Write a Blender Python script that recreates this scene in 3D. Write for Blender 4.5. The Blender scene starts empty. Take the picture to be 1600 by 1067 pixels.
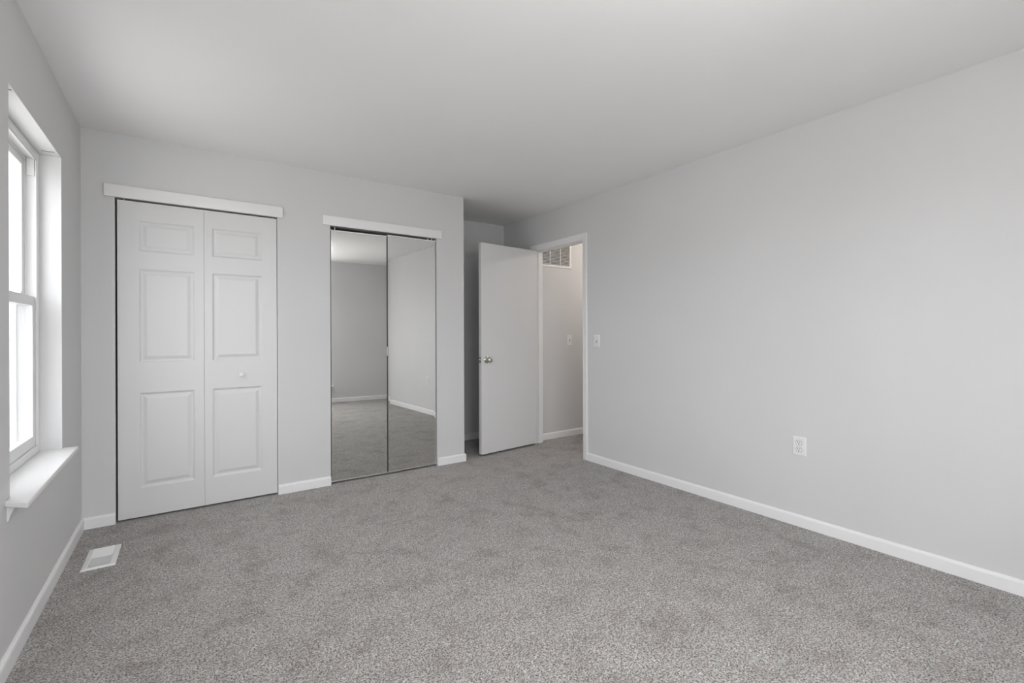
import bpy, bmesh, math, random
from mathutils import Vector, Matrix
R = math.radians
C = bpy.context.scene.collection
S = bpy.context.scene
random.seed(7)

# ------------------------------------------------------------------ camera
FPX, CY = 731.58, 521.36
cam = bpy.data.cameras.new('camera')
cam.sensor_width = 36.0
cam.lens = 36.0 * FPX / 1600.0
cam.shift_x = 0.0
cam.shift_y = (CY - 533.5) / 1600.0
cam.clip_start = 0.02
co = bpy.data.objects.new('camera', cam)
C.objects.link(co)
co.matrix_world = (Matrix.Translation((0, 0, 1.1786)) @ Matrix.Rotation(R(-34.888), 4, 'Z')
                   @ Matrix.Rotation(R(90), 4, 'X') @ Matrix.Rotation(-0.0035, 4, 'Z'))
S.camera = co

# ------------------------------------------------------------------ exposure
S.view_settings.view_transform = 'Standard'
S.view_settings.look = 'None'
S.view_settings.exposure = 0.45
S.view_settings.gamma = 1.0
S.view_settings.use_curve_mapping = False

# ------------------------------------------------------------------ overcast daylight
W = bpy.data.worlds.new('overcast_sky')
S.world = W
W.use_nodes = True
nt = W.node_tree
nt.nodes.clear()
wo = nt.nodes.new('ShaderNodeOutputWorld')
bg = nt.nodes.new('ShaderNodeBackground')
tc = nt.nodes.new('ShaderNodeTexCoord')
sx = nt.nodes.new('ShaderNodeSeparateXYZ')
cr = nt.nodes.new('ShaderNodeValToRGB')
mp = nt.nodes.new('ShaderNodeMapRange')
mp.inputs[1].default_value = -1
mp.inputs[2].default_value = 1
cr.color_ramp.elements[0].position = 0.0
cr.color_ramp.elements[0].color = (0.60, 0.60, 0.595, 1)
cr.color_ramp.elements[1].position = 1.0
cr.color_ramp.elements[1].color = (0.96, 0.98, 1.0, 1)
e = cr.color_ramp.elements.new(0.49); e.color = (0.60, 0.60, 0.595, 1)
e = cr.color_ramp.elements.new(0.52); e.color = (0.94, 0.96, 1.0, 1)
nt.links.new(tc.outputs['Generated'], sx.inputs[0])
nt.links.new(sx.outputs['Z'], mp.inputs[0])
nt.links.new(mp.outputs[0], cr.inputs[0])
nt.links.new(cr.outputs[0], bg.inputs[0])
bg.inputs[1].default_value = 8.5
nt.links.new(bg.outputs[0], wo.inputs[0])

# ------------------------------------------------------------------ room measures
XL, XR, YB, YN, YR, XC, H = -0.519, 3.067, 3.82, 4.56, -0.825, 2.12, 2.44
T = 0.105                       # partition thickness
XH = XR + T                     # hall side of the right wall
YH = 4.06                       # far wall of the hall
YH0, XE = 2.95, 5.3
WIN = (2.41, 3.28, 0.60, 2.085) # visible window: y0, y1, z0, z1
FILL_WIN_LEFT = (-0.62, 0.25, 0.60, 2.085)  # unseen window added for fill light, left wall beside the camera
FILL_WIN_REAR = (-0.25, 1.55, 0.30, 2.085) # unseen window added to brighten the room, in the rear wall: x0, x1, z0, z1

def portal(y0, y1, z0, z1, rear=False):
    l = bpy.data.lights.new('daylight_portal', 'AREA')
    l.shape = 'RECTANGLE'
    l.size, l.size_y = (z1 - z0), (y1 - y0)
    l.cycles.is_portal = True
    o = bpy.data.objects.new('daylight_portal', l)
    C.objects.link(o)
    o.location = (XL - 0.16, (y0 + y1) / 2, (z0 + z1) / 2)
    o.rotation_euler = (0, R(-90), 0)   # faces +X, into the room
    if rear:
        l.size, l.size_y = (y1 - y0), (z1 - z0)
        o.location = ((y0 + y1) / 2, YR - 0.16, (z0 + z1) / 2)
        o.rotation_euler = (R(90), 0, 0)   # faces +Y
portal(*WIN)
portal(*FILL_WIN_REAR, rear=True)
portal(*FILL_WIN_LEFT)

# ------------------------------------------------------------------ materials
def mat(name, col, rough=0.5, metal=0.0, spec=0.5):
    m = bpy.data.materials.new(name)
    m.use_nodes = True
    b = m.node_tree.nodes['Principled BSDF']
    b.inputs['Base Color'].default_value = (*col, 1)
    b.inputs['Roughness'].default_value = rough
    b.inputs['Metallic'].default_value = metal
    b.inputs['Specular IOR Level'].default_value = spec
    return m, m.node_tree, b

def paint(name, col, rough, bump=0.02, scale=180.0, spec=0.4, mottle=0.012):
    m, t, b = mat(name, col, rough, 0, spec)
    c = t.nodes.new('ShaderNodeTexCoord')
    n = t.nodes.new('ShaderNodeTexNoise')
    n.inputs['Scale'].default_value = scale
    n.inputs['Detail'].default_value = 4
    bp = t.nodes.new('ShaderNodeBump')
    bp.inputs['Strength'].default_value = bump
    bp.inputs['Distance'].default_value = 0.002
    t.links.new(c.outputs['Object'], n.inputs['Vector'])
    t.links.new(n.outputs[0], bp.inputs['Height'])
    t.links.new(bp.outputs[0], b.inputs['Normal'])
    n2 = t.nodes.new('ShaderNodeTexNoise')
    n2.inputs['Scale'].default_value = 1.3
    t.links.new(c.outputs['Object'], n2.inputs['Vector'])
    r = t.nodes.new('ShaderNodeValToRGB')
    r.color_ramp.elements[0].position = 0.3
    r.color_ramp.elements[1].position = 0.7
    r.color_ramp.elements[0].color = (*[max(0, x - mottle) for x in col], 1)
    r.color_ramp.elements[1].color = (*[min(1, x + mottle) for x in col], 1)
    t.links.new(n2.outputs[0], r.inputs[0])
    t.links.new(r.outputs[0], b.inputs['Base Color'])
    return m

M = {}
M['wall'] = paint('grey_wall_paint', (0.67, 0.669, 0.67), 0.55, 0.12, 220)
M['ceil'] = paint('flat_ceiling_paint', (0.91, 0.906, 0.904), 0.9, 0.2, 160, 0.2)
M['trim'] = paint('white_trim_paint', (0.86, 0.857, 0.857), 0.38, 0.03, 60, 0.5, 0.005)
M['door'] = paint('white_door_paint', (0.71, 0.709, 0.71), 0.42, 0.05, 90, 0.5, 0.005)
M['vinyl'] = paint('white_window_vinyl', (0.80, 0.80, 0.80), 0.3, 0.0, 60, 0.5, 0.0)
M['plastic'] = mat('white_plastic', (0.80, 0.80, 0.79), 0.3)[0]
M['vent'] = mat('white_enamel', (0.86, 0.86, 0.85), 0.35)[0]
M['dark'] = mat('dark_slot', (0.03, 0.03, 0.03), 0.8)[0]
M['shade'] = mat('recess_shade', (0.16, 0.155, 0.15), 0.9)[0]  # dark tone painting shade in duct, outlet seams and switch slot
M['nickel'] = mat('satin_nickel', (0.62, 0.60, 0.56), 0.22, 1.0)[0]
M['steel'] = mat('brushed_steel', (0.72, 0.72, 0.71), 0.35, 1.0)[0]
M['mirror'] = mat('mirror_glass', (0.79, 0.793, 0.775), 0.004, 1.0)[0]
M['frame'] = mat('dark_mirror_edge', (0.10, 0.10, 0.10), 0.5, 0.5)[0]
M['closet'] = mat('closet_shade', (0.10, 0.10, 0.10), 0.9)[0]  # darkness of the closed closets put into the wall colour

def glass_mat(name='window_glass', tint=0.95):
    m = bpy.data.materials.new(name)
    m.use_nodes = True
    t = m.node_tree
    t.nodes.clear()
    o = t.nodes.new('ShaderNodeOutputMaterial')
    tr = t.nodes.new('ShaderNodeBsdfTransparent')
    tr.inputs[0].default_value = (tint, tint, tint, 1)
    gl = t.nodes.new('ShaderNodeBsdfGlossy')
    gl.inputs['Roughness'].default_value = 0.0
    mx = t.nodes.new('ShaderNodeMixShader')
    # Schlick reflectance, the same from either side of the pane
    lw = t.nodes.new('ShaderNodeLayerWeight'); lw.inputs['Blend'].default_value = 0.5
    pw = t.nodes.new('ShaderNodeMath'); pw.operation = 'POWER'; pw.inputs[1].default_value = 5.0
    fr = t.nodes.new('ShaderNodeMath'); fr.operation = 'MULTIPLY_ADD'; fr.inputs[1].default_value = 0.96; fr.inputs[2].default_value = 0.04
    t.links.new(lw.outputs['Facing'], pw.inputs[0])
    t.links.new(pw.outputs[0], fr.inputs[0])
    t.links.new(fr.outputs[0], mx.inputs[0])
    t.links.new(tr.outputs[0], mx.inputs[1])
    t.links.new(gl.outputs[0], mx.inputs[2])
    t.links.new(mx.outputs[0], o.inputs[0])
    return m
M['glass'] = glass_mat()
M['dimmed_glass'] = glass_mat('dimmed_window_glass', 0.75)  # darker tint put in to dim daylight through the visible window

def screen_mat():
    m = bpy.data.materials.new('insect_screen_mesh')
    m.use_nodes = True
    t = m.node_tree
    t.nodes.clear()
    o = t.nodes.new('ShaderNodeOutputMaterial')
    tr = t.nodes.new('ShaderNodeBsdfTransparent')
    d = t.nodes.new('ShaderNodeBsdfDiffuse')
    d.inputs[0].default_value = (0.25, 0.25, 0.26, 1)
    mx = t.nodes.new('ShaderNodeMixShader')
    mx.inputs[0].default_value = 0.42
    t.links.new(tr.outputs[0], mx.inputs[1])
    t.links.new(d.outputs[0], mx.inputs[2])
    t.links.new(mx.outputs[0], o.inputs[0])
    return m
M['screen'] = screen_mat()
M['hinge_grey'] = mat('pale_grey_hinge', (0.50, 0.50, 0.50), 0.45, 0.4)[0]
M['clip'] = mat('dull_steel', (0.45, 0.45, 0.44), 0.4, 1.0)[0]

def carpet_mat():
    m, t, b = mat('speckled_grey_carpet', (0.3, 0.3, 0.3), 0.95, 0, 0.1)
    N, L = t.nodes, t.links
    c = N.new('ShaderNodeTexCoord')
    def noise(scale, detail=2.0, rough=0.5, dist=0.0):
        n = N.new('ShaderNodeTexNoise')
        n.inputs['Scale'].default_value = scale
        n.inputs['Detail'].default_value = detail
        n.inputs['Roughness'].default_value = rough
        n.inputs['Distortion'].default_value = dist
        L.new(c.outputs['Object'], n.inputs['Vector'])
        return n
    def ramp(src, stops):
        r = N.new('ShaderNodeValToRGB')
        r.color_ramp.elements[0].position, r.color_ramp.elements[0].color = stops[0][0], (*stops[0][1], 1)
        r.color_ramp.elements[1].position, r.color_ramp.elements[1].color = stops[-1][0], (*stops[-1][1], 1)
        for p, col in stops[1:-1]:
            q = r.color_ramp.elements.new(p); q.color = (*col, 1)
        L.new(src, r.inputs[0])
        return r
    def mul(a, bb, fac=1.0):
        x = N.new('ShaderNodeMix'); x.data_type = 'RGBA'; x.blend_type = 'MULTIPLY'
        x.inputs[0].default_value = fac
        L.new(a, x.inputs[6]); L.new(bb, x.inputs[7])
        return x.outputs[2]
    # yarn flecks: each tuft of the twist pile has a tone of its own, with shade between tufts painted as dark pits
    vo = N.new('ShaderNodeTexVoronoi')
    vo.inputs['Scale'].default_value = 190
    L.new(c.outputs['Object'], vo.inputs['Vector'])
    sep = N.new('ShaderNodeSeparateColor')
    L.new(vo.outputs['Color'], sep.inputs[0])
    yarn = ramp(sep.outputs[0], [(0.0, (0.24, 0.22, 0.205)), (0.25, (0.385, 0.365, 0.35)),
                                 (0.55, (0.475, 0.46, 0.45)), (0.8, (0.555, 0.54, 0.53)), (1.0, (0.70, 0.69, 0.68))])
    fine = noise(170, 3, 0.65)
    fr = ramp(fine.outputs[0], [(0.38, (0.09, 0.08, 0.07)), (0.45, (0.55, 0.53, 0.51)), (0.50, (1.0, 1.0, 1.0))])
    col = mul(yarn.outputs[0], fr.outputs[0])
    tint = noise(60, 1, 0.5)
    tr_ = ramp(tint.outputs[0], [(0.35, (1.0, 0.95, 0.905)), (0.65, (0.96, 0.985, 1.0))])
    col = mul(col, tr_.outputs[0])
    # brushed and trodden areas of the pile
    blot = noise(5.5, 5, 0.62, 0.3)
    br = ramp(blot.outputs[0], [(0.34, (0.76, 0.74, 0.725)), (0.46, (0.93, 0.925, 0.92)), (0.56, (1, 1, 1))])
    col = mul(col, br.outputs[0])
    L.new(col, b.inputs['Base Color'])
    # relief of tufts and of the trodden pile
    mid = noise(38, 4, 0.6)
    def mathn(op, a, v):
        x = N.new('ShaderNodeMath'); x.operation = op
        if isinstance(a, (int, float)): x.inputs[0].default_value = a
        else: L.new(a, x.inputs[0])
        if isinstance(v, (int, float)): x.inputs[1].default_value = v
        else: L.new(v, x.inputs[1])
        return x.outputs[0]
    inv = mathn('SUBTRACT', 1.0, vo.outputs['Distance'])
    h = mathn('ADD', mathn('MULTIPLY', inv, 0.55), mathn('MULTIPLY', fine.outputs[0], 0.9))
    h = mathn('ADD', h, mathn('MULTIPLY', mid.outputs[0], 0.7))
    h = mathn('ADD', h, mathn('MULTIPLY', blot.outputs[0], 2.0))
    bp = N.new('ShaderNodeBump')
    bp.inputs['Strength'].default_value = 0.8
    bp.inputs['Distance'].default_value = 0.005
    L.new(h, bp.inputs['Height'])
    L.new(bp.outputs[0], b.inputs['Normal'])
    b.inputs['Sheen Weight'].default_value = 0.25
    b.inputs['Sheen Roughness'].default_value = 0.6
    return m
M['carpet'] = carpet_mat()

# ------------------------------------------------------------------ helpers
def link(name, bm, m, parent=None, smooth=False):
    bmesh.ops.recalc_face_normals(bm, faces=bm.faces)
    me = bpy.data.meshes.new(name)
    bm.to_mesh(me)
    bm.free()
    o = bpy.data.objects.new(name, me)
    if m is not None:
        me.materials.append(M[m] if isinstance(m, str) else m)
    if smooth:
        for p in me.polygons: p.use_smooth = True
        me.set_sharp_from_angle(angle=R(35))
    C.objects.link(o)
    if parent is not None: o.parent = parent
    return o

def tag(o, label, cat=None, kind=None, group=None):
    if label: o['label'] = label
    if cat: o['category'] = cat
    if kind: o['kind'] = kind
    if group: o['group'] = group
    return o

def empty(name, loc, label, cat, kind=None, rz=0.0, group=None):
    o = bpy.data.objects.new(name, None)
    o.empty_display_size = 0.1
    C.objects.link(o)
    o.location = loc
    o.rotation_euler = (0, 0, rz)
    return tag(o, label, cat, kind, group)

def box(bm, a, b, bev=0.0, seg=2):
    """axis aligned box from corner a to corner b, edges optionally rounded"""
    t = bmesh.new()
    bmesh.ops.create_cube(t, size=1)
    for v in t.verts:
        v.co = Vector([(a[i] + b[i]) / 2 + v.co[i] * abs(b[i] - a[i]) for i in range(3)])
    if bev > 0:
        bmesh.ops.bevel(t, geom=list(t.edges), offset=bev, segments=seg, profile=0.5, affect='EDGES')
    me = bpy.data.meshes.new('t'); t.to_mesh(me); t.free()
    bm.from_mesh(me); bpy.data.meshes.remove(me)
    return bm

def lathe(bm, prof, origin, axis, seg=32):
    """profile [(r, h)] turned about axis through origin"""
    axis = Vector(axis).normalized()
    q = axis.to_track_quat('Z', 'Y')
    rings = []
    for r, h in prof:
        ring = []
        if r < 1e-6:
            ring = [bm.verts.new(Vector(origin) + q @ Vector((0, 0, h)))]
        else:
            for k in range(seg):
                a = 2 * math.pi * k / seg
                ring.append(bm.verts.new(Vector(origin) + q @ Vector((r * math.cos(a), r * math.sin(a), h))))
        rings.append(ring)
    for A, B in zip(rings, rings[1:]):
        for k in range(seg):
            k2 = (k + 1) % seg
            if len(A) == 1 and len(B) == 1: continue
            if len(A) == 1: bm.faces.new((A[0], B[k], B[k2]))
            elif len(B) == 1: bm.faces.new((A[k], A[k2], B[0]))
            else: bm.faces.new((A[k], A[k2], B[k2], B[k]))
    return bm

def extrude_profile(bm, prof, p0, p1, out, up=(0, 0, 1), m0=0.0, m1=0.0):
    """profile [(d, z)] swept from p0 to p1; d is measured along out, m0/m1 mitre the ends (shift per unit d)"""
    p0, p1, out, up = Vector(p0), Vector(p1), Vector(out), Vector(up)
    dr = (p1 - p0).normalized()
    A = [bm.verts.new(p0 + out * d + up * z + dr * (m0 * d)) for d, z in prof]
    B = [bm.verts.new(p1 + out * d + up * z - dr * (m1 * d)) for d, z in prof]
    n = len(prof)
    for i in range(n):
        bm.faces.new((A[i], A[(i + 1) % n], B[(i + 1) % n], B[i]))
    bm.faces.new(A[::-1]); bm.faces.new(B)
    return bm

def wall(name, axis, pos, thick, u0, u1, z0, z1, holes, m='wall', label=None):
    """slab in the plane axis=pos, going to pos+thick, with rectangular holes (u0,u1,z0,z1)"""
    us = sorted({u0, u1, *[h[0] for h in holes], *[h[1] for h in holes]})
    zs = sorted({z0, z1, *[h[2] for h in holes], *[h[3] for h in holes]})
    us = [u for u in us if u0 <= u <= u1]; zs = [z for z in zs if z0 <= z <= z1]
    def solid(i, j):
        if i < 0 or j < 0 or i >= len(us) - 1 or j >= len(zs) - 1: return False
        cu, cz = (us[i] + us[i + 1]) / 2, (zs[j] + zs[j + 1]) / 2
        return not any(h[0] < cu < h[1] and h[2] < cz < h[3] for h in holes)
    bm = bmesh.new()
    cache = {}
    def P(i, j, k):
        if (i, j, k) not in cache:
            w = pos + thick * k
            cache[(i, j, k)] = bm.verts.new((w, us[i], zs[j]) if axis == 'X' else (us[i], w, zs[j]))
        return cache[(i, j, k)]
    for i in range(len(us) - 1):
        for j in range(len(zs) - 1):
            if not solid(i, j): continue
            for k in (0, 1):
                bm.faces.new((P(i, j, k), P(i + 1, j, k), P(i + 1, j + 1, k), P(i, j + 1, k)))
            if not solid(i - 1, j): bm.faces.new((P(i, j, 0), P(i, j + 1, 0), P(i, j + 1, 1), P(i, j, 1)))
            if not solid(i + 1, j): bm.faces.new((P(i + 1, j, 0), P(i + 1, j + 1, 0), P(i + 1, j + 1, 1), P(i + 1, j, 1)))
            if not solid(i, j - 1): bm.faces.new((P(i, j, 0), P(i + 1, j, 0), P(i + 1, j, 1), P(i, j, 1)))
            if not solid(i, j + 1): bm.faces.new((P(i, j + 1, 0), P(i + 1, j + 1, 0), P(i + 1, j + 1, 1), P(i, j + 1, 1)))
    o = link(name, bm, m)
    return tag(o, label, 'wall', 'structure')

# ------------------------------------------------------------------ shell
bm = bmesh.new()
box(bm, (XL - 0.2, YR - 0.2, -0.06), (XE + 0.12, YN + 0.12, 0.0))
tag(link('floor', bm, 'carpet'), 'speckled grey wall to wall carpet covering the room and hall', 'floor', 'structure')
bm = bmesh.new()
box(bm, (XL - 0.2, YR - 0.2, H), (XE + 0.12, YN + 0.12, H + 0.08))
tag(link('ceiling', bm, 'ceil'), 'plain flat white ceiling over the empty room', 'ceiling', 'structure')

OP1 = (-0.361, 0.557, 0.0, 2.043)    # panelled bifold opening
OP2 = (0.931, 1.846, 0.0, 2.032)     # mirrored bifold opening
DY0, DY1, DZ = 3.215, 3.985, 2.075   # doorway rough opening in the right wall
wall('wall_left', 'X', XL, -0.2, YR, YN, 0, H, [WIN, FILL_WIN_LEFT], label='light grey wall on the left with the window set in it')
wall('wall_closet', 'Y', YB, T, XL, XC, 0, H, [OP1, OP2], label='light grey wall holding the two bifold closet doors')
wall('wall_right', 'X', XR, T, YR, YN, 0, H, [(DY0, DY1, 0.0, DZ)], label='long bare grey wall on the right with an outlet')
wall('wall_rear', 'Y', YR, -0.2, XL - 0.2, XH, 0, H, [FILL_WIN_REAR], label='grey wall seen only in the mirrored doors')
wall('wall_nook', 'Y', YN, 0.12, XL - 0.2, XH, 0, H, [], label='shaded grey wall at the back of the nook behind the open door')
wall('wall_nook_side', 'X', XC, -T, YB + T, YN, 0, H, [], label='side wall of the nook next to the mirrored closet')
wall('wall_closet_divider', 'X', 0.79, -0.09, YB + T, YN, 0, H, [], m='closet', label='dividing wall between the two closets, darkened in colour for closet shade')
wall('wall_hall_far', 'Y', YH, 0.12, XH, XE, 0, H, [], label='hallway wall beyond the doorway with a vent grille and a switch')
wall('wall_hall_near', 'Y', YH0, -0.12, XH, XE, 0, H, [], label='hallway wall opposite the vent grille, out of view')
wall('wall_hall_end', 'X', XE, 0.12, YH0 - 0.12, YH + 0.12, 0, H, [], label='end wall of the hallway, out of view')

# ------------------------------------------------------------------ baseboards
BH, BT = 0.070, 0.013
BP = [(0, 0), (BT, 0), (BT, BH - 0.014), (BT - 0.002, BH - 0.006), (BT - 0.006, BH - 0.001), (0, BH)]
def base(name, p0, p1, out, label, m0=0, m1=0):
    bm = bmesh.new()
    extrude_profile(bm, BP, (*p0, 0), (*p1, 0), (*out, 0), m0=m0, m1=m1)
    return tag(link(name, bm, 'trim'), label, 'baseboard', 'structure')
base('baseboard_left', (XL, YR), (XL, YB), (1, 0), 'white baseboard along the window wall', 1, 1)
base('baseboard_closet', (XL, YB), (OP1[0] + 0.0, YB), (0, -1), 'short white baseboard left of the panelled closet door', 1, 0)
base('baseboard_closet', (OP1[1] + 0.002, YB), (OP2[0] - 0.001, YB), (0, -1), 'white baseboard between the two closets')
base('baseboard_closet', (OP2[1] + 0.002, YB), (XC, YB), (0, -1), 'short white baseboard right of the mirrored closet', 0, -1)
base('baseboard_nook_side', (XC, YB), (XC, YN), (1, 0), 'white baseboard along the side of the nook', -1, 1)
base('baseboard_nook', (XC, YN), (XR, YN), (0, -1), 'shaded white baseboard at the back of the nook', 1, 1)
base('baseboard_nook_right', (XR, YN), (XR, 4.035), (-1, 0), 'white baseboard behind the open door', 1, 0)
base('baseboard_right', (XR, 3.179), (XR, YR), (-1, 0), 'long white baseboard along the bare right wall', 0, 1)
base('baseboard_rear', (XL, YR), (XR, YR), (0, 1), 'white baseboard reflected in the mirrored doors', 1, 1)
base('baseboard_hall', (XH, YH), (XE, YH), (0, -1), 'white baseboard in the hallway beyond the doorway')

# ------------------------------------------------------------------ panelled bifold closet door
def panel_leaf_mesh(w, z0, z1, t, panels):
    """leaf from x=0..w, front face at y=0 (towards -y), thickness t to +y; raised panels pressed into the front"""
    bm = bmesh.new()
    xs = sorted({0, w, *[p[0] for p in panels], *[p[1] for p in panels]})
    zs = sorted({z0, z1, *[p[2] for p in panels], *[p[3] for p in panels]})
    V = {}
    def P(x, y, z):
        k = (round(x, 5), round(y, 5), round(z, 5))
        if k not in V: V[k] = bm.verts.new(k)
        return V[k]
    rings = [(0.0, 0.0), (0.004, 0.0022), (0.011, 0.0085), (0.017, 0.0095), (0.022, 0.0088), (0.040, 0.0022), (0.043, 0.0018)]
    for i in range(len(xs) - 1):
        for j in range(len(zs) - 1):
            a, b, c, d = xs[i], xs[i + 1], zs[j], zs[j + 1]
            hit = [p for p in panels if abs(p[0] - a) < 1e-6 and abs(p[1] - b) < 1e-6 and abs(p[2] - c) < 1e-6 and abs(p[3] - d) < 1e-6]
            if hit:
                prev = None
                for ins, dep in rings:
                    cur = [P(a + ins, dep, c + ins), P(b - ins, dep, c + ins), P(b - ins, dep, d - ins), P(a + ins, dep, d - ins)]
                    if prev:
                        for k in range(4): bm.faces.new((prev[k], prev[(k + 1) % 4], cur[(k + 1) % 4], cur[k]))
                    prev = cur
                bm.faces.new(prev)
            else:
                bm.faces.new((P(a, 0, c), P(b, 0, c), P(b, 0, d), P(a, 0, d)))
            bm.faces.new((P(a, t, c), P(b, t, c), P(b, t, d), P(a, t, d)))
    for j in range(len(zs) - 1):
        for x in (0, w): bm.faces.new((P(x, 0, zs[j]), P(x, 0, zs[j + 1]), P(x, t, zs[j + 1]), P(x, t, zs[j])))
    for i in range(len(xs) - 1):
        for z in (z0, z1): bm.faces.new((P(xs[i], 0, z), P(xs[i + 1], 0, z), P(xs[i + 1], t, z), P(xs[i], t, z)))
    return bm

PZ = [(0.197, 0.808), (1.000, 1.604), (1.714, 1.914)]
d1 = empty('door_1', (0, YB, 0), 'white raised panel bifold closet door with a small round knob', 'door', 'structure')
YL = 0.008
xa, xm, xb = -0.3505, 0.1055, 0.5535
l1 = link('door_leaf', panel_leaf_mesh(xm - 0.0007 - xa, 0.013, 2.0315, 0.033, [(-0.2445 - xa, 0.0515 - xa, a, b) for a, b in PZ]), 'door', d1)
l1.location = (xa, YL, 0)
l2 = link('door_leaf', panel_leaf_mesh(xb - xm - 0.0007, 0.013, 2.0315, 0.033, [(0.1515 - xm - 0.0007, 0.4565 - xm - 0.0007, a, b) for a, b in PZ]), 'door', d1)
l2.location = (xm + 0.0007, YL, 0)
bm = bmesh.new()
lathe(bm, [(0, 0), (0.0085, 0), (0.0075, 0.006), (0.007, 0.011), (0.011, 0.014), (0.0155, 0.018), (0.0165, 0.022), (0.0145, 0.027), (0.009, 0.030), (0, 0.031)], (0.323 - xm, 0, 0.896), (0, -1, 0))
k = link('knob', bm, 'trim', l2, True)
for px in (-0.317, 0.530):
    bm = bmesh.new(); lathe(bm, [(0, 2.0315), (0.0032, 2.0315), (0.0032, 2.050), (0, 2.050)], (px, 0.018, 0), (0, 0, 1), 12)
    link('pivot_pin', bm, 'steel', d1)

def header(name, x0, x1, z0, z1, label):
    bm = bmesh.new()
    box(bm, (x0, YB - 0.019, z0), (x1, YB, z1), 0.003, 3)
    tag(link(name, bm, 'trim', None, True), label, 'trim', 'structure')
header('trim_1', -0.412, 0.591, 2.041, 2.118, 'white header board above the panelled bifold door')
header('trim_2', 0.873, 1.887, 2.030, 2.104, 'white header board above the mirrored bifold doors')

# ------------------------------------------------------------------ mirrored bifold closet door
d2 = empty('door_2', (0, YB, 0), 'mirrored bifold closet door reflecting the empty room', 'door', 'structure')
def mirror_leaf(p0, yaw, w, ztop, bev_l=True, bev_r=True, flip=False):
    """origin p0 at the pivot jamb; leaf runs along local x"""
    e = bpy.data.objects.new('mirror_leaf', None)
    z0, t = 0.012, 0.020
    # steel backing pan with turned edges
    bm = bmesh.new()
    box(bm, (0, 0.004, z0), (w, t, ztop), 0.001, 1)
    e = link('mirror_leaf', bm, 'frame', d2)
    e.location = p0; e.rotation_euler = (0, 0, yaw)
    # mirror sheet with ground bevelled margin
    B, dp = 0.016, 0.00022
    bm = bmesh.new()
    x0, x1, a, b = 0.0045, w - 0.0035, z0 + 0.011, ztop - 0.009
    o = [bm.verts.new((x0, dp, a)), bm.verts.new((x1, dp, a)), bm.verts.new((x1, dp, b)), bm.verts.new((x0, dp, b))]
    i = [bm.verts.new((x0 + B, 0, a + B)), bm.verts.new((x1 - B, 0, a + B)), bm.verts.new((x1 - B, 0, b - B)), bm.verts.new((x0 + B, 0, b - B))]
    q = [bm.verts.new((v.co.x, 0.0045, v.co.z)) for v in o]
    bm.faces.new(i)
    for k in range(4):
        bm.faces.new((o[k], o[(k + 1) % 4], i[(k + 1) % 4], i[k]))
        bm.faces.new((o[k], o[(k + 1) % 4], q[(k + 1) % 4], q[k]))
    bm.faces.new(q)
    link('mirror_glass', bm, 'mirror', e)
    bm = bmesh.new(); box(bm, (0, -0.0015, z0), (w, 0.0045, z0 + 0.0115), 0.001, 1)
    tag(link('bottom_rail', bm, 'steel', e), 'bright metal rail under the mirror')
    bm = bmesh.new(); box(bm, (0, -0.001, ztop - 0.0085), (w, 0.0045, ztop), 0.001, 1)
    link('top_rail', bm, 'trim', e)
    return e
aL, aR = -0.03454, 0.02709
pL = Vector((0.9375, 0.020, 0))
wL = 0.4515
seam = pL + Vector((math.cos(aL), math.sin(aL), 0)) * wL
pR0 = seam + Vector((0.003, 0, 0))
mL = mirror_leaf(pL, aL, wL, 2.004)
mR = mirror_leaf(pR0, aR, 0.4515, 2.014)
# hinge plate seen at the seam
bm = bmesh.new()
box(bm, (-0.009, -0.0040, 0.998), (0.012, -0.0004, 1.072), 0.001, 2)
lathe(bm, [(0, 1.000), (0.0032, 1.000), (0.0032, 1.070), (0, 1.070)], (0.0015, -0.0042, 0), (0, 0, 1), 12)
hp = link('hinge', bm, 'hinge_grey', d2)
hp.location = (seam.x, seam.y - 0.001, 0)
for px, py in ((0.972, 0.026), (1.808, 0.026), (1.770, 0.026)):
    bm = bmesh.new(); lathe(bm, [(0, 2.000), (0.004, 2.000), (0.004, 2.04), (0, 2.04)], (px, py, 0), (0, 0, 1), 12)
    link('pivot_pin', bm, 'steel', d2)

# ------------------------------------------------------------------ doorway: jamb, stop and casing
fr = empty('trim_3', (XR, 3.6, 0), 'white painted jamb and casing around the open doorway', 'trim', 'structure')
def local(bm, o=fr.location):
    bmesh.ops.translate(bm, verts=bm.verts, vec=-Vector(o)); return bm
JY0, JY1, JZ = 3.232, 3.968, 2.058
bm = bmesh.new(); box(bm, (XR - 0.001, DY0, 0), (XH + 0.001, JY0, JZ), 0.001, 1); link('near_jamb', local(bm), 'trim', fr)
bm = bmesh.new(); box(bm, (XR - 0.001, JY1, 0), (XH + 0.001, DY1, JZ), 0.001, 1); link('hinge_jamb', local(bm), 'trim', fr)
bm = bmesh.new(); box(bm, (XR - 0.001, DY0, JZ), (XH + 0.001, DY1, DZ), 0.001, 1); link('head_jamb', local(bm), 'trim', fr)
bm = bmesh.new()
box(bm, (XR + 0.040, JY0, 0), (XR + 0.075, JY0 + 0.010, JZ - 0.010), 0.0015, 1)
box(bm, (XR + 0.040, JY1 - 0.010, 0), (XR + 0.075, JY1, JZ - 0.010), 0.0015, 1)
box(bm, (XR + 0.040, JY0, JZ - 0.010), (XR + 0.075, JY1, JZ), 0.0015, 1)
link('door_stop', local(bm), 'trim', fr)
CW = 0.056
CP = [(0, 0), (0.006, 0), (0.009, 0.004), (0.010, 0.022), (0.014, 0.040), (0.016, 0.050), (0.014, 0.056), (0, 0.056)]  # (projection, across), thin edge towards the opening
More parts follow.
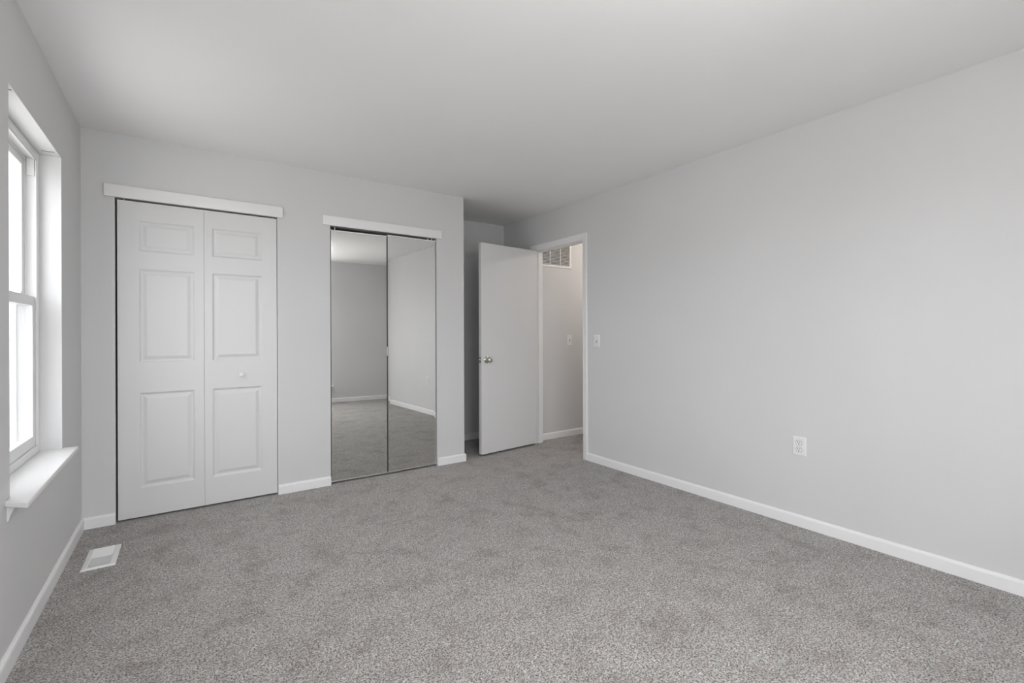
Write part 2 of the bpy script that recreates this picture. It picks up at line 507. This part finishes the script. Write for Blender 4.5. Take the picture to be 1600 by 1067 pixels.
def casing(xw, s):
    """mitred casing on the wall face x=xw projecting along s*X"""
    bm = bmesh.new()
    y0, y1, zt = JY0 - 0.005, JY1 + 0.005, JZ + 0.004
    def ring(y, z, sy, sz):
        return [bm.verts.new((xw + s * d, y + sy * a, z + sz * a)) for d, a in CP]
    loops = [ring(y0, 0, -1, 0), ring(y0, zt, -1, 1), ring(y1, zt, 1, 1), ring(y1, 0, 1, 0)]
    n = len(CP)
    for A, B in zip(loops, loops[1:]):
        for i in range(n): bm.faces.new((A[i], A[(i + 1) % n], B[(i + 1) % n], B[i]))
    bm.faces.new(loops[0]); bm.faces.new(loops[-1][::-1])
    return bm
link('casing', local(casing(XR, -1)), 'trim', fr)
link('hall_casing', local(casing(XH, 1)), 'trim', fr)
bm = bmesh.new(); box(bm, (XR - 0.0035, JY0 - 0.001, 0.900), (XR + 0.030, JY0 + 0.0016, 0.957), 0.0008, 1)
box(bm, (XR + 0.008, JY0 + 0.0012, 0.917), (XR + 0.020, JY0 + 0.002, 0.940))
link('strike_plate', local(bm), 'nickel', fr)

# ------------------------------------------------------------------ open room door
HX, HY = XR - 0.004, 3.9665
TH = math.atan2(3.949 - 3.868, 3.066 - 2.312)   # how far the leaf is from square to the wall
d3 = empty('door_3', (HX, HY, 0), 'plain white slab door standing open into the nook', 'door', 'structure', rz=math.pi + TH)
DW, DT = 0.748, 0.042
# local frame: x runs from hinge to free edge, y+ is towards the camera side
bm = bmesh.new(); box(bm, (0.003, 0.0, 0.020), (DW, DT, 2.056), 0.0018, 2)
slab = link('slab', bm, 'door', d3)
kz, kx = 0.928, DW - 0.062
def knob(side, parent):
    bm = bmesh.new()
    y = DT if side > 0 else 0
    lathe(bm, [(0, 0), (0.033, 0), (0.033, 0.003), (0.030, 0.007), (0.021, 0.010), (0.013, 0.013), (0.011, 0.018), (0.011, 0.028),
               (0.014, 0.033), (0.020, 0.037), (0.0255, 0.044), (0.0275, 0.052), (0.026, 0.059), (0.021, 0.0645), (0.012, 0.067), (0, 0.0675)],
          (kx, y, kz), (0, side, 0), 40)
    return link('door_knob', bm, 'nickel', parent, True)
tag(knob(1, d3), 'satin nickel round door knob')
knob(-1, d3)
bm = bmesh.new(); box(bm, (DW - 0.0005, 0.009, kz - 0.028), (DW + 0.0012, 0.034, kz + 0.028), 0.0006, 1)
lp = link('latch_plate', bm, 'clip', d3)
bm = bmesh.new(); box(bm, (DW + 0.0005, 0.016, kz - 0.008), (DW + 0.010, 0.027, kz + 0.008), 0.002, 2); link('latch_bolt', bm, 'nickel', lp)
for hz in (0.25, 1.05, 1.86):
    bm = bmesh.new()
    lathe(bm, [(0, hz - 0.045), (0.0055, hz - 0.045), (0.0055, hz + 0.045), (0.003, hz + 0.05), (0, hz + 0.05)], (-0.004, -0.004, 0), (0, 0, 1), 16)
    box(bm, (-0.004, -0.0015, hz - 0.044), (0.028, 0.0, hz + 0.044))
    link('hinge', bm, 'trim', d3, True)

# ------------------------------------------------------------------ window
def window(name, y0, y1, z0, z1, label, glass='glass'):
    w = empty(name, (XL - 0.08, (y0 + y1) / 2, z0), label, 'window', 'structure')
    o = w.location
    def L(bm): return local(bm, o)
    xf, xo = XL - 0.080, XL - 0.175       # room face and outer face of the vinyl frame
    F = 0.034
    bm = bmesh.new()
    box(bm, (xo, y0, z0), (xf, y0 + F, z1), 0.002, 1)
    box(bm, (xo, y1 - F, z0), (xf, y1, z1), 0.002, 1)
    box(bm, (xo, y0 + F, z1 - F), (xf, y1 - F, z1), 0.002, 1)
    box(bm, (xo, y0 + F, z0), (xf, y1 - F, z0 + 0.036), 0.002, 1)
    # track ribs down both jambs and along the head
    for yy, s in ((y0 + F, 1), (y1 - F, -1)):
        for xx in (xf - 0.003, xf - 0.040, xf - 0.074):
            box(bm, (xx - 0.005, min(yy, yy + s * 0.008), z0 + 0.036), (xx, max(yy, yy + s * 0.008), z1 - F), 0.001, 1)
    for xx in (xf - 0.003, xf - 0.040, xf - 0.074):
        box(bm, (xx - 0.005, y0 + F, z1 - F - 0.010), (xx, y1 - F, z1 - F), 0.001, 1)
    link('window_frame', L(bm), 'vinyl', w)
    zm = z0 + 0.745
    def sash(nm, xa, za, zb, rb, rt):
        xa, xb = xa - 0.030, xa
        st = 0.040
        a, b = y0 + F + 0.009, y1 - F - 0.009
        bm = bmesh.new()
        box(bm, (xa, a, za), (xb, a + st, zb), 0.003, 2)
        box(bm, (xa, b - st, za), (xb, b, zb), 0.003, 2)
        box(bm, (xa, a + st - 0.002, za), (xb, b - st + 0.002, za + rb), 0.003, 2)
        box(bm, (xa, a + st - 0.002, zb - rt), (xb, b - st + 0.002, zb), 0.003, 2)
        s = link(nm, L(bm), 'vinyl', w)
        bm = bmesh.new()
        box(bm, (xa + 0.012, a + st - 0.004, za + rb - 0.004), (xa + 0.016, b - st + 0.004, zb - rt + 0.004))
        link('pane', L(bm), glass, s)
        return s
    sl = sash('lower_sash', xf - 0.009, z0 + 0.036, zm + 0.024, 0.052, 0.046)
    sash('upper_sash', xf - 0.0455, zm - 0.018, z1 - F - 0.001, 0.040, 0.046)
    yc = (y0 + y1) / 2
    for yy in (yc - 0.20, yc + 0.20):
        bm = bmesh.new()
        box(bm, (xf - 0.034, yy - 0.030, zm + 0.024), (xf - 0.014, yy + 0.030, zm + 0.030), 0.002, 2)
        lathe(bm, [(0, 0.006), (0.011, 0.006), (0.010, 0.013), (0, 0.014)], (xf - 0.024, yy, zm + 0.024), (0, 0, 1), 20)
        box(bm, (xf - 0.030, yy - 0.004, zm + 0.032), (xf - 0.016, yy + 0.028, zm + 0.038), 0.002, 2)
        link('sash_lock', L(bm), 'vinyl', sl, True)
    for yy, s in ((y0 + F, 1), (y1 - F, -1)):
        bm = bmesh.new()
        box(bm, (xf - 0.038, min(yy, yy + s * 0.010), z1 - F - 0.085), (xf - 0.010, max(yy, yy + s * 0.010), z1 - F), 0.0015, 1)
        link('track_stop', L(bm), 'vinyl', w)
    bm = bmesh.new(); bm.faces.new([bm.verts.new(q_) for q_ in ((xo - 0.004, y0 + F, z0 + 0.03), (xo - 0.004, y1 - F, z0 + 0.03), (xo - 0.004, y1 - F, zm + 0.01), (xo - 0.004, y0 + F, zm + 0.01))]); link('insect_screen', L(bm), 'screen', w)
    # stool with ears and the cove apron below it
    bm = bmesh.new()
    t = bmesh.new()
    pts = ((XL, y1 + 0.022), (XL + 0.060, y1 + 0.019), (XL + 0.070, y0 - 0.123), (XL, y0 - 0.060), (XL, y0 + 0.001), (XL - 0.082, y0 + 0.001), (XL - 0.082, y1 - 0.001), (XL, y1 - 0.001))
    lo = [t.verts.new((x, y, z0 - 0.020)) for x, y in pts]; hi = [t.verts.new((x, y, z0 + 0.0005)) for x, y in pts]
    t.faces.new(lo[::-1]); t.faces.new(hi)
    for k in range(8): t.faces.new((lo[k], lo[(k + 1) % 8], hi[(k + 1) % 8], hi[k]))
    bmesh.ops.recalc_face_normals(t, faces=t.faces)
    bmesh.ops.bevel(t, geom=list(t.edges), offset=0.004, segments=3, profile=0.5, affect='EDGES')
    me = bpy.data.meshes.new('t'); t.to_mesh(me); t.free(); bm.from_mesh(me); bpy.data.meshes.remove(me)
    link('window_sill', L(bm), 'trim', w)
    bm = bmesh.new()
    prof = [(0, 0), (0.026, 0), (0.025, -0.008), (0.015, -0.022), (0.008, -0.040), (0.005, -0.056), (0, -0.060)]
    extrude_profile(bm, prof, (XL, y0 - 0.035, z0 - 0.020), (XL, y1 + 0.018, z0 - 0.020), (1, 0, 0))
    link('apron', L(bm), 'wall', w)
    return w
window('window_1', *WIN, 'white double hung window set deep in the left wall', 'dimmed_glass')
window('window_2', *FILL_WIN_LEFT, 'white double hung window added as unseen fill light in the left wall beside the camera')
for i_, (a_, b_) in enumerate(((FILL_WIN_REAR[0], 0.65), (0.65, FILL_WIN_REAR[1]))):
    # paired window added in the rear wall to let in fill daylight: same build, turned to face +Y
    w2 = window('window_%d' % (i_ + 3), -b_, -a_, FILL_WIN_REAR[2], FILL_WIN_REAR[3], 'white double hung window added as unseen fill light in the rear wall behind the camera, %s of the pair' % ('left' if i_ else 'right'))
    w2.rotation_euler = (0, 0, R(90))
    w2.location = ((a_ + b_) / 2, YR - 0.08, FILL_WIN_REAR[2])

# marks of old blind brackets in the soffit of the visible window reveal
def bracket_mark(y, x0, x1):
    bm = bmesh.new()
    n = 14
    rnd = random.Random(int(y * 1000))
    pts = []
    for i in range(n + 1):
        x = x0 + (x1 - x0) * i / n
        pts.append((x, y + rnd.uniform(-0.004, 0.004), 0.0025 + rnd.uniform(0, 0.0035)))
    A = [bm.verts.new((x, yy - hw, WIN[3] - 0.0006)) for x, yy, hw in pts]
    B = [bm.verts.new((x, yy + hw, WIN[3] - 0.0006)) for x, yy, hw in pts]
    for i in range(n): bm.faces.new((A[i], A[i + 1], B[i + 1], B[i]))
    r = bmesh.ops.extrude_face_region(bm, geom=list(bm.faces))
    bmesh.ops.translate(bm, verts=[v for v in r['geom'] if isinstance(v, bmesh.types.BMVert)], vec=(0, 0, 0.0006))
    return link('paint_scar', bm, mat('torn_paint', (0.12, 0.12, 0.12), 0.9)[0])
tag(bracket_mark(3.20, XL - 0.058, XL - 0.012), 'dark scraped paint mark at the far end of the window soffit', 'paint mark')
tag(bracket_mark(2.475, XL - 0.022, XL - 0.006), 'dark scraped paint mark at the near end of the window soffit', 'paint mark')

# ------------------------------------------------------------------ floor register
vx0, vx1, vy0, vy1 = -0.434, -0.299, 3.138, 3.418
v = empty('floor_vent', ((vx0 + vx1) / 2, (vy0 + vy1) / 2, 0), 'white metal floor register in the carpet near the window wall', 'floor vent')
o = v.location
bm = bmesh.new()
fp = [(0.0, 0.0), (0.0, 0.004), (0.004, 0.0075), (0.020, 0.0095), (0.024, 0.0085), (0.024, 0.0)]
rings = []
for d, z in fp:
    rings.append([bm.verts.new((vx0 + d, vy0 + d * (0.55 if d > 0.004 else 1), z)), bm.verts.new((vx1 - d, vy0 + d * (0.55 if d > 0.004 else 1), z)),
                  bm.verts.new((vx1 - d, vy1 - d * (0.55 if d > 0.004 else 1), z)), bm.verts.new((vx0 + d, vy1 - d * (0.55 if d > 0.004 else 1), z))])
for A, B in zip(rings, rings[1:]):
    for k in range(4): bm.faces.new((A[k], A[(k + 1) % 4], B[(k + 1) % 4], B[k]))
link('vent_frame', local(bm, o), 'vent', v)
ym = 3.285
def louvres(a, b, lean, n):
    bm = bmesh.new()
    for i in range(n):
        y = a + (b - a) * (i + 0.5) / n
        t = bmesh.new()
        box(t, (vx0 + 0.024, -0.0007, -0.0055), (vx1 - 0.024, 0.0007, 0.0055))
        bmesh.ops.rotate(t, verts=t.verts, cent=(0, 0, 0), matrix=Matrix.Rotation(lean, 3, 'X'))
        bmesh.ops.translate(t, verts=t.verts, vec=(0, y, 0.0055 - 0.0015))
        me = bpy.data.meshes.new('t'); t.to_mesh(me); t.free(); bm.from_mesh(me); bpy.data.meshes.remove(me)
    return link('louvres', local(bm, o), 'vent', v)
louvres(ym + 0.003, vy1 - 0.014, R(-38), 17)
louvres(vy0 + 0.014, ym - 0.003, R(48), 15)
bm = bmesh.new(); box(bm, (vx0 + 0.022, ym - 0.0035, 0.002), (vx1 - 0.022, ym + 0.0035, 0.0095), 0.001, 1); link('centre_bar', local(bm, o), 'vent', v)
bm = bmesh.new(); box(bm, (vx0 + 0.022, vy0 + 0.012, 0.0002), (vx1 - 0.022, vy1 - 0.012, 0.0012)); tag(link('damper', local(bm, o), mat('grey_damper', (0.42, 0.42, 0.42), 0.6)[0], v), 'grey damper plate under the louvres')

# ------------------------------------------------------------------ return air grille in the hall
gx0, gx1, gz0, gz1 = 3.184, 3.667, 1.924, 2.235
g = empty('air_return_grille', ((gx0 + gx1) / 2, YH, gz0), 'white slatted air return grille high on the hallway wall', 'vent grille')
o = g.location
fw = 0.028
bm = bmesh.new()
def frame_ring(bm, x0, x1, z0, z1, fw, y, d):
    pr = [(0, 0), (0.003, d), (fw - 0.003, d), (fw, d * 0.4), (fw, 0)]
    rr = [[bm.verts.new((x0 + a, y - b, z0 + a)), bm.verts.new((x1 - a, y - b, z0 + a)), bm.verts.new((x1 - a, y - b, z1 - a)), bm.verts.new((x0 + a, y - b, z1 - a))] for a, b in pr]
    for A, B in zip(rr, rr[1:]):
        for k in range(4): bm.faces.new((A[k], A[(k + 1) % 4], B[(k + 1) % 4], B[k]))
frame_ring(bm, gx0, gx1, gz0, gz1, fw, YH, 0.009)
link('grille_frame', local(bm, o), 'vent', g)
for bx in (3.349, 3.4985):
    bm = bmesh.new(); box(bm, (bx - 0.005, YH - 0.0095, gz0 + fw - 0.004), (bx + 0.005, YH - 0.002, gz1 - fw + 0.004), 0.001, 1); link('divider_bar', local(bm, o), 'vent', g)
bm = bmesh.new()
ns = 16
for i in range(ns):
    z = gz0 + fw + (gz1 - gz0 - 2 * fw) * (i + 0.5) / ns
    t = bmesh.new(); box(t, (gx0 + fw, -0.0065, -0.0006), (gx1 - fw, 0.0065, 0.0006))
    bmesh.ops.rotate(t, verts=t.verts, cent=(0, 0, 0), matrix=Matrix.Rotation(R(-38), 3, 'X'))
    bmesh.ops.translate(t, verts=t.verts, vec=(0, YH - 0.0055, z))
    me = bpy.data.meshes.new('t'); t.to_mesh(me); t.free(); bm.from_mesh(me); bpy.data.meshes.remove(me)
link('slats', local(bm, o), 'vent', g)
bm = bmesh.new(); box(bm, (gx0 + 0.02, YH - 0.0012, gz0 + 0.02), (gx1 - 0.02, YH - 0.0002, gz1 - 0.02)); tag(link('duct_backing', local(bm, o), 'shade', g), 'thin plate coloured dark for the shade behind the slats')

# ------------------------------------------------------------------ outlets and switches
def plate_bm(w, h, d=0.0055):
    """cover plate lying in local xz, facing -y"""
    bm = bmesh.new()
    fr_ = [(0.0, 0.0), (0.0, d * 0.35), (0.004, d * 0.85), (0.008, d)]
    rr = [[bm.verts.new((-w / 2 + a, -b, -h / 2 + a)), bm.verts.new((w / 2 - a, -b, -h / 2 + a)), bm.verts.new((w / 2 - a, -b, h / 2 - a)), bm.verts.new((-w / 2 + a, -b, h / 2 - a))] for a, b in fr_]
    for A, B in zip(rr, rr[1:]):
        for k in range(4): bm.faces.new((A[k], A[(k + 1) % 4], B[(k + 1) % 4], B[k]))
    bm.faces.new(rr[-1]); bm.faces.new(rr[0][::-1])
    return bm
def screw(parent, z):
    bm = bmesh.new()
    lathe(bm, [(0, -0.004), (0.0032, -0.004), (0.0032, 0.0062), (0.0022, 0.0068), (0, 0.0068)], (0, 0, z), (0, -1, 0), 16)
    return link('screw', bm, 'plastic', parent, True)
def outlet(loc, rz, label, w=0.078, h=0.116):
    t = empty('wall_outlet', loc, label, 'outlet', rz=rz)
    link('cover_plate', plate_bm(w, h), 'plastic', t)
    for zc in (0.0205, -0.0205):
        bm = bmesh.new()
        # rounded receptacle face with flat top and bottom
        pts = []
        for k in range(40):
            a = 2 * math.pi * k / 40
            pts.append((0.0172 * math.cos(a), max(-0.0143, min(0.0143, 0.0172 * math.sin(a)))))
        lo = [bm.verts.new((x, -0.0050, zc + z)) for x, z in pts]
        hi = [bm.verts.new((x * 0.96, -0.0078, zc + z * 0.96)) for x, z in pts]
        for k in range(40): bm.faces.new((lo[k], lo[(k + 1) % 40], hi[(k + 1) % 40], hi[k]))
        bm.faces.new(hi)
        rc = link('receptacle', bm, 'plastic', t)
        bm = bmesh.new()
        box(bm, (-0.0078, -0.0080, zc + 0.0005), (-0.0050, -0.0077, zc + 0.0095))
        box(bm, (0.0050, -0.0080, zc + 0.0015), (0.0075, -0.0077, zc + 0.0090))
        lathe(bm, [(0, 0.0077), (0.0030, 0.0077), (0.0030, 0.0080), (0, 0.0080)], (0, 0, zc - 0.0070), (0, -1, 0), 16)
        tag(link('slots', bm, 'dark', rc), 'dark plug slots')
        # flat ring coloured dark as the shade of the gap around the face
        bm = bmesh.new()
        lo = [bm.verts.new((x * 1.07, -0.0057, zc + z * 1.08)) for x, z in pts]
        hi = [bm.verts.new((x * 0.99, -0.0057, zc + z * 0.99)) for x, z in pts]
        for k in range(40): bm.faces.new((lo[k], lo[(k + 1) % 40], hi[(k + 1) % 40], hi[k]))
        link('seam', bm, 'shade', rc)
    screw(t, 0)
    return t
def switch(loc, rz, label, w=0.074, h=0.116):
    t = empty('light_switch', loc, label, 'light switch', rz=rz)
    link('cover_plate', plate_bm(w, h), 'plastic', t)
    bm = bmesh.new(); box(bm, (-0.0055, -0.0060, -0.0125), (0.0055, -0.0054, 0.0125)); tag(link('slot', bm, 'shade', t), 'dark slot around the toggle')
    bm = bmesh.new()
    box(bm, (-0.0045, -0.018, -0.0050), (0.0045, 0.0, 0.0050), 0.0015, 2)
    bmesh.ops.rotate(bm, verts=bm.verts, cent=(0, 0, 0), matrix=Matrix.Rotation(R(-28), 3, 'X'))
    link('toggle', bm, 'plastic', t, True)
    screw(t, 0.030); screw(t, -0.030)
    return t
# on the right wall local -y must face -X: rotate by -90 about z
outlet((XR, 1.3405, 0.488), R(-90), 'white duplex outlet low on the bare right wall')
switch((XR, 3.050, 1.108), R(-90), 'white toggle switch on the room wall right of the doorway')
switch((3.636, YH, 1.100), 0, 'white toggle switch on the hallway wall seen through the doorway', 0.080, 0.122)

# ------------------------------------------------------------------ ceiling lamps (both out of view, the room one added as fill light)
def ceiling_lamp(loc, label, col, strength, r, drop=0.0):
    hl = empty('ceiling_lamp', loc, label, 'ceiling lamp')
    bm = bmesh.new(); lathe(bm, [(0, 0), (r * 0.5, 0), (r * 0.5, -0.012), (r * 0.42, -0.02), (0.012, -0.024), (0.010, -0.024 - drop), (0, -0.024 - drop)], (0, 0, 0), (0, 0, 1), 40)
    link('lamp_base', bm, 'nickel', hl, True)
    m, t_, b_ = mat('lit_lamp_glass', (0.9, 0.89, 0.87), 0.4)
    b_.inputs['Emission Color'].default_value = (*col, 1)
    b_.inputs['Emission Strength'].default_value = strength
    bm = bmesh.new(); lathe(bm, [(0, -0.026), (r * 0.6, -0.026), (r, -0.030), (r, -0.036), (r * 0.97, -0.050), (r * 0.77, -0.078), (r * 0.41, -0.096), (0, -0.100)], (0, 0, -drop), (0, 0, 1), 40)
    link('lamp_shade', bm, m, hl, True)
ceiling_lamp((4.35, 3.40, H), 'round flush ceiling lamp lighting the hallway, out of view', (1.0, 0.895, 0.80), 54.0, 0.098)
ceiling_lamp((0.85, 0.35, H), 'round hanging ceiling lamp added as fill light for the room, out of view above the camera', (1.0, 0.975, 0.955), 20.0, 0.17, 0.42)
